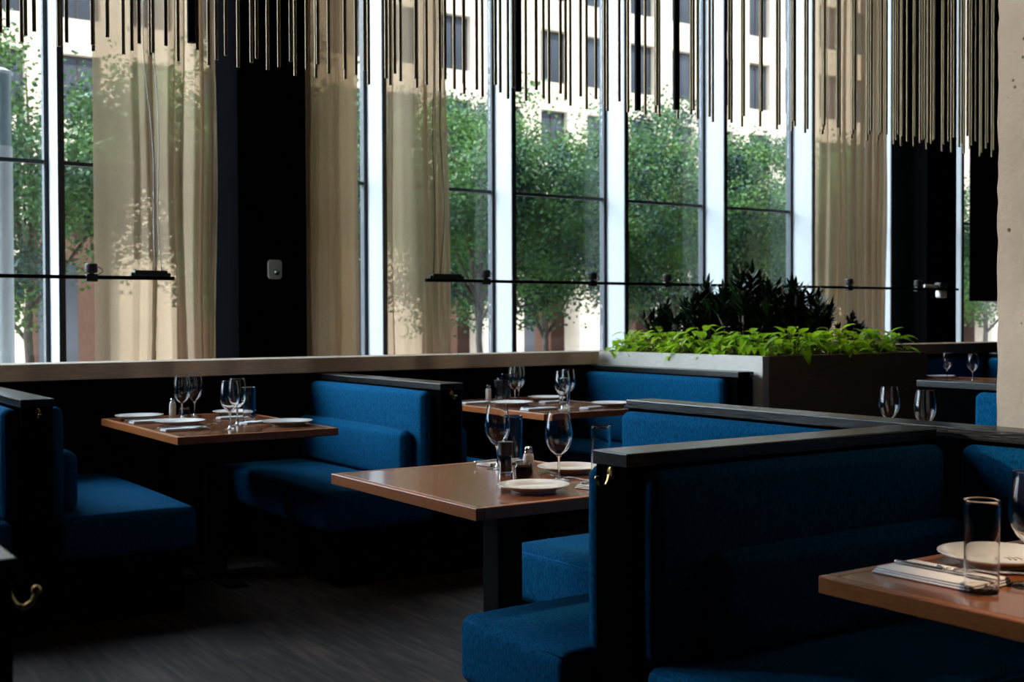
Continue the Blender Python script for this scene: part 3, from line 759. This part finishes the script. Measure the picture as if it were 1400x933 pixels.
# ------------------------------------------------------------------ hanging brass rods
RODS = [(0.887,4.478),(0.977,4.489),(0.881,4.577),(0.965,4.571),(1.218,4.434),(0.977,4.689),(1.115,4.600),(1.344,4.472),(1.205,4.587),(1.438,4.453),(1.108,4.686),(1.559,4.454),(1.356,4.605),(1.234,4.688),(1.434,4.595),(1.347,4.686),(1.442,4.654),(1.688,4.495),(1.807,4.476),(1.683,4.587),(1.563,4.689),(1.943,4.459),(1.817,4.557),(2.055,4.448),(1.691,4.696),(1.806,4.671),(1.945,4.581),(2.183,4.465),(2.057,4.559),(1.927,4.656),(2.268,4.453),(2.167,4.584),(2.398,4.434),(2.276,4.549),(2.070,4.705),(2.159,4.693),(2.415,4.541),(2.524,4.479),(2.277,4.653),(2.635,4.421),(2.494,4.560),(2.752,4.459),(2.414,4.702),(2.628,4.568),(2.498,4.662),(2.882,4.404),(2.627,4.653),(2.986,4.421),(2.782,4.587),(2.873,4.544),(3.102,4.406),(2.749,4.660),(2.997,4.541),(2.878,4.660),(3.245,4.417),(2.984,4.671),(3.363,4.421),(3.240,4.544),(3.114,4.653),(3.468,4.441),(3.354,4.525),(3.216,4.654),(3.596,4.425),(3.350,4.653),(3.583,4.520),(3.468,4.641),(3.817,4.410),(3.592,4.674),(3.826,4.560),(4.056,4.412),(3.711,4.659),(4.367,4.255),(3.817,4.628),(3.950,4.574),(4.133,4.513),(3.948,4.651),(4.389,4.400),(4.037,4.646),(4.253,4.507),(4.154,4.636),(4.248,4.590),(4.405,4.522),(4.723,4.372),(4.382,4.619),(4.485,4.587),(4.748,4.496),(4.959,4.374),(4.849,4.481),(4.701,4.591),(4.623,4.648),(5.077,4.386),(4.977,4.509),(4.850,4.612),(5.075,4.483),(5.220,4.390),(5.323,4.362),(4.964,4.607),(5.423,4.374),(5.073,4.613),(5.186,4.588),(5.340,4.505),(5.419,4.455),(5.501,4.402),(5.557,4.366),(5.495,4.445),(5.331,4.591),(5.633,4.397),(5.696,4.357),(5.946,4.197),(5.924,4.268),(5.443,4.600),(5.828,4.394),(5.877,4.363),(5.717,4.507),(5.847,4.424),(5.604,4.622),(5.932,4.412),(5.669,4.597),(5.820,4.509),(6.025,4.378),(6.161,4.291),(5.966,4.475),(6.268,4.283),(5.939,4.510),(6.167,4.390),(6.026,4.498),(5.856,4.633),(6.109,4.471),(6.284,4.404),(5.936,4.644),(6.020,4.617),(6.285,4.493),(6.480,4.442),(6.185,4.649),(6.422,4.516),(6.570,4.450),(6.354,4.663),(6.439,4.658),(6.615,4.565),(6.556,4.651),(6.755,4.674),(6.843,4.649)]
t = thing('rod_chandelier', 'long ceiling fixture of many thin hanging brass rods', 'chandelier', (3.9, 4.5, CEIL))
part(t, 'ceiling_plate', MB().bbox(.4, 7.3, 4.1, 4.8, CEIL - .05, CEIL, .004), M['black_metal'])
rodmesh = MB().lathe([(0, 2.28 - CEIL), (.0072, 2.28 - CEIL), (.0072, -.05), (0, -.05)], 10)
rodmesh.sm = [True] * len(rodmesh.sm)
rm_ = rodmesh.mesh('rod', M['rod'])
for (x, y) in RODS[:99]:
    o = bpy.data.objects.new('rod', rm_); COL.objects.link(o); o.parent = t; o.location = (x - 3.9, y - 4.5, 0)
mb = MB()
for (x, y) in RODS[99:]: mb.lathe([(0, 2.28), (.0072, 2.28), (.0072, CEIL - .05), (0, CEIL - .05)], 10, (x, y, 0))
part(t, 'rod_cluster', mb, M['rod'], kind='stuff', label='far dense group of brass rods')
TUBES = ((1.503, 4.354), (3.053, 4.479), (3.975, 4.446), (3.827, 4.565))
for (x, y) in TUBES:
    d = part(t, 'tube_lamp', MB().lathe([(0, 2.30), (.0135, 2.30), (.0135, 2.28), (.0160, 2.28), (.0160, CEIL - .05), (0, CEIL - .05)], 20, (x, y, 0)), M['black_metal'], label='thicker black tube lamp')
    MB().lathe([(0, 2.2995), (.0132, 2.2995), (.0132, 2.297), (0, 2.297)], 16, (x - 3.9, y - 4.5, -CEIL)).build('lamp_face', M['warmlamp'], d)

# ------------------------------------------------------------------ track lights
def track(label, x0, x1, z, box0, box1, heads, cables, ccol, y=7.2):
    t = thing('track_light', label, 'track light', ((x0 + x1) / 2, y, z - .012), 0, 'track lights')
    part(t, 'rail', MB().bbox(x0, x1, y - .013, y + .013, z - .011, z + .011, .002), M['black_metal'])
    mb = MB().rbox(box0 + .02, box1 - .02, y - .024, y + .024, z + .011, z + .047, .006, seg=2, n=1)
    mb.rbox(box0, box1, y - .018, y + .018, z + .011, z + .033, .004, seg=2, n=1)
    part(t, 'driver_box', mb, M['plastic'])
    for x in heads:
        h = part(t, 'spot_head', MB().lathe([(0, .018), (.016, .018), (.018, .024), (.033, .028), (.035, .032), (.035, .075), (.031, .080), (0, .080)], 22, (x, y, z)), M['plastic'])
        L = t.location
        mb = MB().rbox(x - .034, x + .034, y - .022, y + .022, z - .026, z + .019, .008, seg=2, n=1); mb.v = [(a - L[0], b - L[1], c - L[2]) for a, b, c in mb.v]
        mb.build('clamp', M['plastic'], h)
        pts = [(x + .035 + .03 * math.sin(PI * q / 8), y, z + .014 + .05 * q / 8) for q in range(9)]
        mb = MB().tube(pts, .003, 6); mb.v = [(a - L[0], b - L[1], c - L[2]) for a, b, c in mb.v]
        mb.build('wire_loop', M['plastic'], h)
    for (xa, xb, w) in cables:
        pts = []
        for k in range(61):
            u = k / 60; zz = z + .045 + (CEIL - z - .045) * u
            bow = w * math.sin(min(1, (zz - z) / 1.1) * PI) * (1 if zz < z + 1.1 else 0) + .012 * math.sin(zz * 5 + xa)
            pts.append((xa + (xb - xa) * min(1, (zz - z) / 1.3) + bow, y + .004 * math.sin(zz * 3), zz))
        part(t, 'cable', MB().tube(pts, .0028, 6), ccol)
    return t
track('short track light on the left, hung by two white cables', -2.2, 2.363, 1.505, 2.10, 2.338, (-.6, 1.872), ((2.255, 2.20, .012), (2.296, 2.262, -.012)), M['screenwire'])
track('long track light running behind the planter shrubs to the far column', 4.128, 10.06, 1.522, 4.155, 4.43,
      (4.621, 5.586, 6.336, 7.107, 8.492, 9.455), ((4.195, 4.205, -.006), (4.245, 4.262, .016)), M['black_metal'])
t = thing('rail_connector', 'pale end fitting hanging on the far tip of the long track light', 'fitting', (9.80, 7.2, 1.46))
part(t, 'arm', MB().rbox(9.55, 9.74, 7.188, 7.212, 1.5335, 1.565, .006, seg=2, n=1), M['plate'])
part(t, 'socket', MB().rbox(9.745, 9.86, 7.165, 7.235, 1.5335, 1.585, .01, seg=2, n=1), M['plastic'])
part(t, 'cap', MB().rbox(9.75, 9.86, 7.17, 7.23, 1.44, 1.51, .014, seg=2, n=2), M['plate'])

# ------------------------------------------------------------------ outside
GZ = -.45
struct('ground', MB().box(-40, 130, YW + .4, 41.5, GZ - .2, GZ), M['plaza'])
def street_lamp():
    t = thing('lamp_column', 'white round lamp column with a glass top outside the leftmost window', 'street lamp', (2.10, 11, GZ))
    part(t, 'post', MB().lathe([(0, GZ), (.12, GZ), (.12, GZ + .05), (.105, GZ + .06), (.105, 2.75), (0, 2.75)], 28, (2.10, 11, 0)), M['lampbody'])
    part(t, 'glass_top', MB().lathe([(0, 2.75), (.098, 2.75), (.098, 3.37), (0, 3.37)], 28, (2.10, 11, 0)), M['lampglass'])
    part(t, 'lid', MB().lathe([(0, 3.37), (.115, 3.37), (.115, 3.39), (.06, 3.42), (0, 3.42)], 28, (2.10, 11, 0)), M['lampbody'])
street_lamp()

def tree(seed, H=5.5, R=2.1):
    rnd = random.Random(seed); t = thing('street_tree', 'x', 'tree', group='trees in the plaza')
    tr = MB(); lf = MB()
    zc = 2.0
    tr.tube([(0, 0, 0), (.03, .02, .8), (-.02, 0, 1.5), (.02, .01, zc + .2)], [.075, .062, .055, .05], 9)
    cl = []
    nb = 15
    for k in range(nb):
        a = k * 2.399 + rnd.uniform(-.3, .3); zz = rnd.uniform(.0, 1); r = R * (math.sin(PI * (.15 + .80 * zz)) ** .7) * rnd.uniform(.55, 1)
        tip = Vector((r * math.cos(a), r * math.sin(a), zc + .15 + (H - zc - .3) * zz))
        b0 = Vector((0, 0, 1.3 + (zc - 1.2) * rnd.random())) if zz < .5 else Vector((0, 0, zc + .1))
        mid = b0.lerp(tip, .5) + Vector((0, 0, .25)); tr.tube([b0, mid, tip], [.034, .02, .007], 6)
        for q in range(3):
            cl.append((b0.lerp(tip, .55 + .15 * q) + Vector((rnd.gauss(0, .12), rnd.gauss(0, .12), rnd.gauss(0, .12))), .34 + .14 * rnd.random()))
            e = tip + Vector((rnd.gauss(0, .45), rnd.gauss(0, .45), rnd.gauss(0, .35))); tr.tube([mid.lerp(tip, .6), e], [.008, .003], 4)
            cl.append((e, .30 + .12 * rnd.random()))
    tr.tube([(.02, .01, zc), (.05, 0, H * .6), (0, .05, H - .6)], [.05, .03, .01], 7)
    vs = []; fs = []
    for (c, s) in cl:
        for q in range(330):
            p = c + Vector((rnd.gauss(0, s * .62), rnd.gauss(0, s * .62), rnd.gauss(0, s * .5)))
            if p.z < 1.55: continue
            d = Vector((rnd.gauss(0, 1), rnd.gauss(0, 1), rnd.gauss(-.2, .6))).normalized(); w = Vector((rnd.gauss(0, 1), rnd.gauss(0, 1), rnd.gauss(0, 1)))
            w = d.cross(w).normalized(); L = rnd.uniform(.05, .095); W = L * .36; o = len(vs)
            vs += [tuple(p), tuple(p + d * L * .5 + w * W), tuple(p + d * L), tuple(p + d * L * .5 - w * W)]; fs.append((o, o + 1, o + 2, o + 3))
    tr.build('trunk', M['bark'], t); lf.add(vs, fs, False).build('crown', M['treeleaf'], t); return t
tp = [tree(s) for s in (21, 22, 23)]
tspots = [(3.45, 16.3, 1.0, 'tree seen through the two leftmost window panes'),
 (.6, 17.5, 1.0, 'tree mostly beyond the left edge of the photo'),
 (6.9, 17.0, 1.0, 'tree showing through the curtain right of the black column'),
 (10.15, 16.0, .92, 'tree in the pane just right of the curtain behind the track light end'),
 (12.3, 17.2, .98, 'tree in the wide pane right of centre, slender bare lower trunk'),
 (14.6, 16.4, .92, 'tree behind the pane left of the planter'),
 (16.9, 17.2, .95, 'tree directly above the planter in the next pane'),
 (19.2, 16.3, .90, 'tree above the right of the planter before the last clear pane'),
 (21.6, 17.4, .95, 'tree seen faintly through the far right curtain'),
 (24.2, 16.6, .95, 'small tree under the black roller blind'),
 (8.6, 21.5, 1.1, 'farther tree behind the curtained middle panes'),
 (13.4, 22.5, 1.15, 'farther tree filling the gap behind the wide pane right of centre'),
 (22.6, 21.5, 1.1, 'farther tree beyond the planter behind the last clear panes'),
 (18.2, 22.0, 1.15, 'farther tree in front of the office facade beyond the planter')]
used = set()
for i, (x, y, s, lb) in enumerate(tspots):
    k = i % 3; o = tp[k]
    if k in used: o = dup(o, (x, y, GZ), i * 1.7, lb, None, s)
    else: used.add(k); o.location = (x, y, GZ); o.rotation_euler.z = i * 1.7; o.scale = (s,) * 3; o['label'] = lb

# office building across the plaza
YF = 40.0; BX0, BX1 = -12, 78; BAY = 2.372; WX = 28.4; OW = 1.36
bl = thing('office_building', 'cream stone office building with a grid of dark windows across the plaza', 'building', (30, YF, GZ))
rows = [(7.75, 9.85), (11.0, 13.15), (14.4, 16.5)]
mb = MB(); cols = [WX + BAY * k for k in range(-11, 14)]
zz = [6.1] + [z for r in rows for z in r] + [21.0]
for i in range(0, len(zz), 2): mb.box(BX0, BX1, YF, YF + .5, zz[i], zz[i + 1])           # spandrels
ex = [BX0] + [q for c in cols for q in (c, c + OW)] + [BX1]
for (z0, z1) in rows:
    for i in range(0, len(ex), 2): mb.box(ex[i], ex[i + 1], YF + .001, YF + .499, z0, z1)  # piers
mb.box(BX0, BX1, YF + .5, YF + .7, 6.1, 21)
part(bl, 'stone_wall', mb, M['facade'])
wmesh = None; n = 0
for c in cols:
    for (z0, z1) in rows:
        if wmesh is None:
            f = MB().box(0, OW, .30, .36, 0, 2.12); fm = f.mesh('window', M['officeglass'])
            g = MB().box(0, .06, .26, .30, 0, 2.12).box(OW - .06, OW, .26, .30, 0, 2.12).box(0, OW, .26, .30, 2.04, 2.12).box(0, OW, .26, .30, 0, .07).box(OW * .5 - .03, OW * .5 + .03, .26, .30, 0, 2.12)
            gm = g.mesh('window_frame', M['frame']); wmesh = fm
        o = bpy.data.objects.new('window', fm); COL.objects.link(o); o.parent = bl; o.location = (c - 30, 0, z0 - GZ)
        q = bpy.data.objects.new('window_frame', gm); COL.objects.link(q); q.parent = o
# ground floor: stone piers in front of a recessed wood and glass front
part(bl, 'recessed_front', MB().box(BX0, BX1, YF + 2.0, YF + 2.2, GZ, 6.1), M['brownpanel'], label='red brown wood panelled front')
part(bl, 'arcade_soffit', MB().box(BX0, BX1, YF + .9, YF + 2.0, 5.9, 6.1), M['facade'])
pm_ = MB().box(0, 1.9, -.2, .9, 0, 6.1 - GZ).mesh('stone_pier', M['facade'])
gm_ = MB().box(0, 1.3, 1.96, 1.999, .1, 3.65).mesh('shop_window', M['officeglass'])
k = 0; x = WX - BAY * 17 - .55
while x < BX1 - 3:
    for nm, me, dx in (('stone_pier', pm_, 0), ('shop_window', gm_, 2.65)):
        if nm == 'shop_window' and k % 2: continue
        o = bpy.data.objects.new(nm, me); COL.objects.link(o); o.parent = bl; o.location = (x + dx - 30, 0, 0)
    x += BAY * 2; k += 1

# white cafe tables on the plaza
def cafe_table():
    t = thing('cafe_table', 'x', 'garden table', group='white plaza tables')
    MB().lathe([(0, .72), (.40, .72), (.41, .73), (.40, .745), (0, .745)], 28).build('tabletop', M['white_paint'], t)
    for k in range(4):
        a = PI / 4 + k * PI / 2; MB().tube([(.30 * math.cos(a), .30 * math.sin(a), 0), (.22 * math.cos(a), .22 * math.sin(a), .72)], .016, 8).build('leg', M['white_paint'], t)
    return t
ct = cafe_table()
for i, (x, y, lb) in enumerate(((12.0, 20.2, 'white round garden table below the curtain edge'), (14.9, 21.0, 'white round garden table under the tree in the wide pane'), (16.6, 21.4, 'white round garden table right of the slender tree trunk'))):
    if i == 0: ct.location = (x, y, GZ); ct['label'] = lb
    else: dup(ct, (x, y, GZ), i, lb)

# ------------------------------------------------------------------ light
SKY_BASE, SKY_GLOW = 1.0, 30.0     # sky with an added bright lobe at front left to strengthen window light
w = bpy.data.worlds.new('World'); sc.world = w; w.use_nodes = True
wn = w.node_tree; bg = wn.nodes['Background']
tc = wn.nodes.new('ShaderNodeTexCoord'); dt = wn.nodes.new('ShaderNodeVectorMath'); dt.operation = 'DOT_PRODUCT'
ax = Vector((-.66, .58, .48)).normalized(); dt.inputs[1].default_value = ax
wn.links.new(tc.outputs['Generated'], dt.inputs[0])
mxx = wn.nodes.new('ShaderNodeMath'); mxx.operation = 'MAXIMUM'; mxx.inputs[1].default_value = 0; wn.links.new(dt.outputs['Value'], mxx.inputs[0])
pw = wn.nodes.new('ShaderNodeMath'); pw.operation = 'POWER'; pw.inputs[1].default_value = 4; wn.links.new(mxx.outputs[0], pw.inputs[0])
ma = wn.nodes.new('ShaderNodeMath'); ma.operation = 'MULTIPLY_ADD'; ma.inputs[1].default_value = SKY_GLOW; ma.inputs[2].default_value = SKY_BASE; wn.links.new(pw.outputs[0], ma.inputs[0])
bg.inputs[0].default_value = (.76, .88, 1.0, 1); wn.links.new(ma.outputs[0], bg.inputs[1])
sun = bpy.data.lights.new('sun', 'SUN'); sun.energy = 5.4; sun.angle = math.radians(.55); sun.color = (1, .95, .87)
so_ = bpy.data.objects.new('sun', sun); COL.objects.link(so_)
so_.rotation_euler = Vector((.05, .69, -.69)).to_track_quat('-Z', 'Y').to_euler(); so_.location = (0, 0, 30)
def spot(loc, target, e, size=60, col=(1, .72, .46), r=.06, blend=.6):
    l = bpy.data.lights.new('room_spot', 'SPOT'); l.energy = e; l.spot_size = math.radians(size); l.spot_blend = blend; l.color = col; l.shadow_soft_size = r
    o = bpy.data.objects.new('room_spot', l); COL.objects.link(o); o.location = loc
    o.rotation_euler = (Vector(target) - Vector(loc)).to_track_quat('-Z', 'Y').to_euler()
for (x, y) in TUBES: spot((x, y, 2.278), (x, y + .25, 0), 1.5, 155, (1, .76, .52), .013, .5)
for x in (-.6, .9, 2.4, 3.9, 5.1): spot((x, 3.4, 6.25), (x, 6.46, .99), 330, 17, (1, .80, .57), .05, 1)
spot((5.8, 5.15, 6.25), (5.85, 5.45, 1.1), 300, 15, (1, .84, .58), .05, .8)
spot((2.15, 3.0, 6.2), (2.12, 3.02, .75), 520, 13)
spot((2.10, 1.15, 6.2), (2.15, 1.16, .75), 1050, 9.6)
spot((-1.5, 5.5, 2.2), (3.08, 1.6, 1.72), 950, 21, (1, .85, .68), .03, .5)  # added spot in mid-air, stands in for window light on the column

# ------------------------------------------------------------------ colour management, sampling helpers
sc.view_settings.view_transform = 'Standard'; sc.view_settings.look = 'None'
sc.view_settings.exposure = 0; sc.view_settings.gamma = 1; sc.view_settings.use_curve_mapping = False
cy = sc.cycles
try:
    cy.use_denoising = True; cy.denoiser = 'OPENIMAGEDENOISE'
except Exception: pass
cy.max_bounces = 14; cy.diffuse_bounces = 4; cy.glossy_bounces = 6; cy.transmission_bounces = 12; cy.transparent_max_bounces = 24
cy.caustics_reflective = False; cy.caustics_refractive = False
cy.sample_clamp_indirect = 6
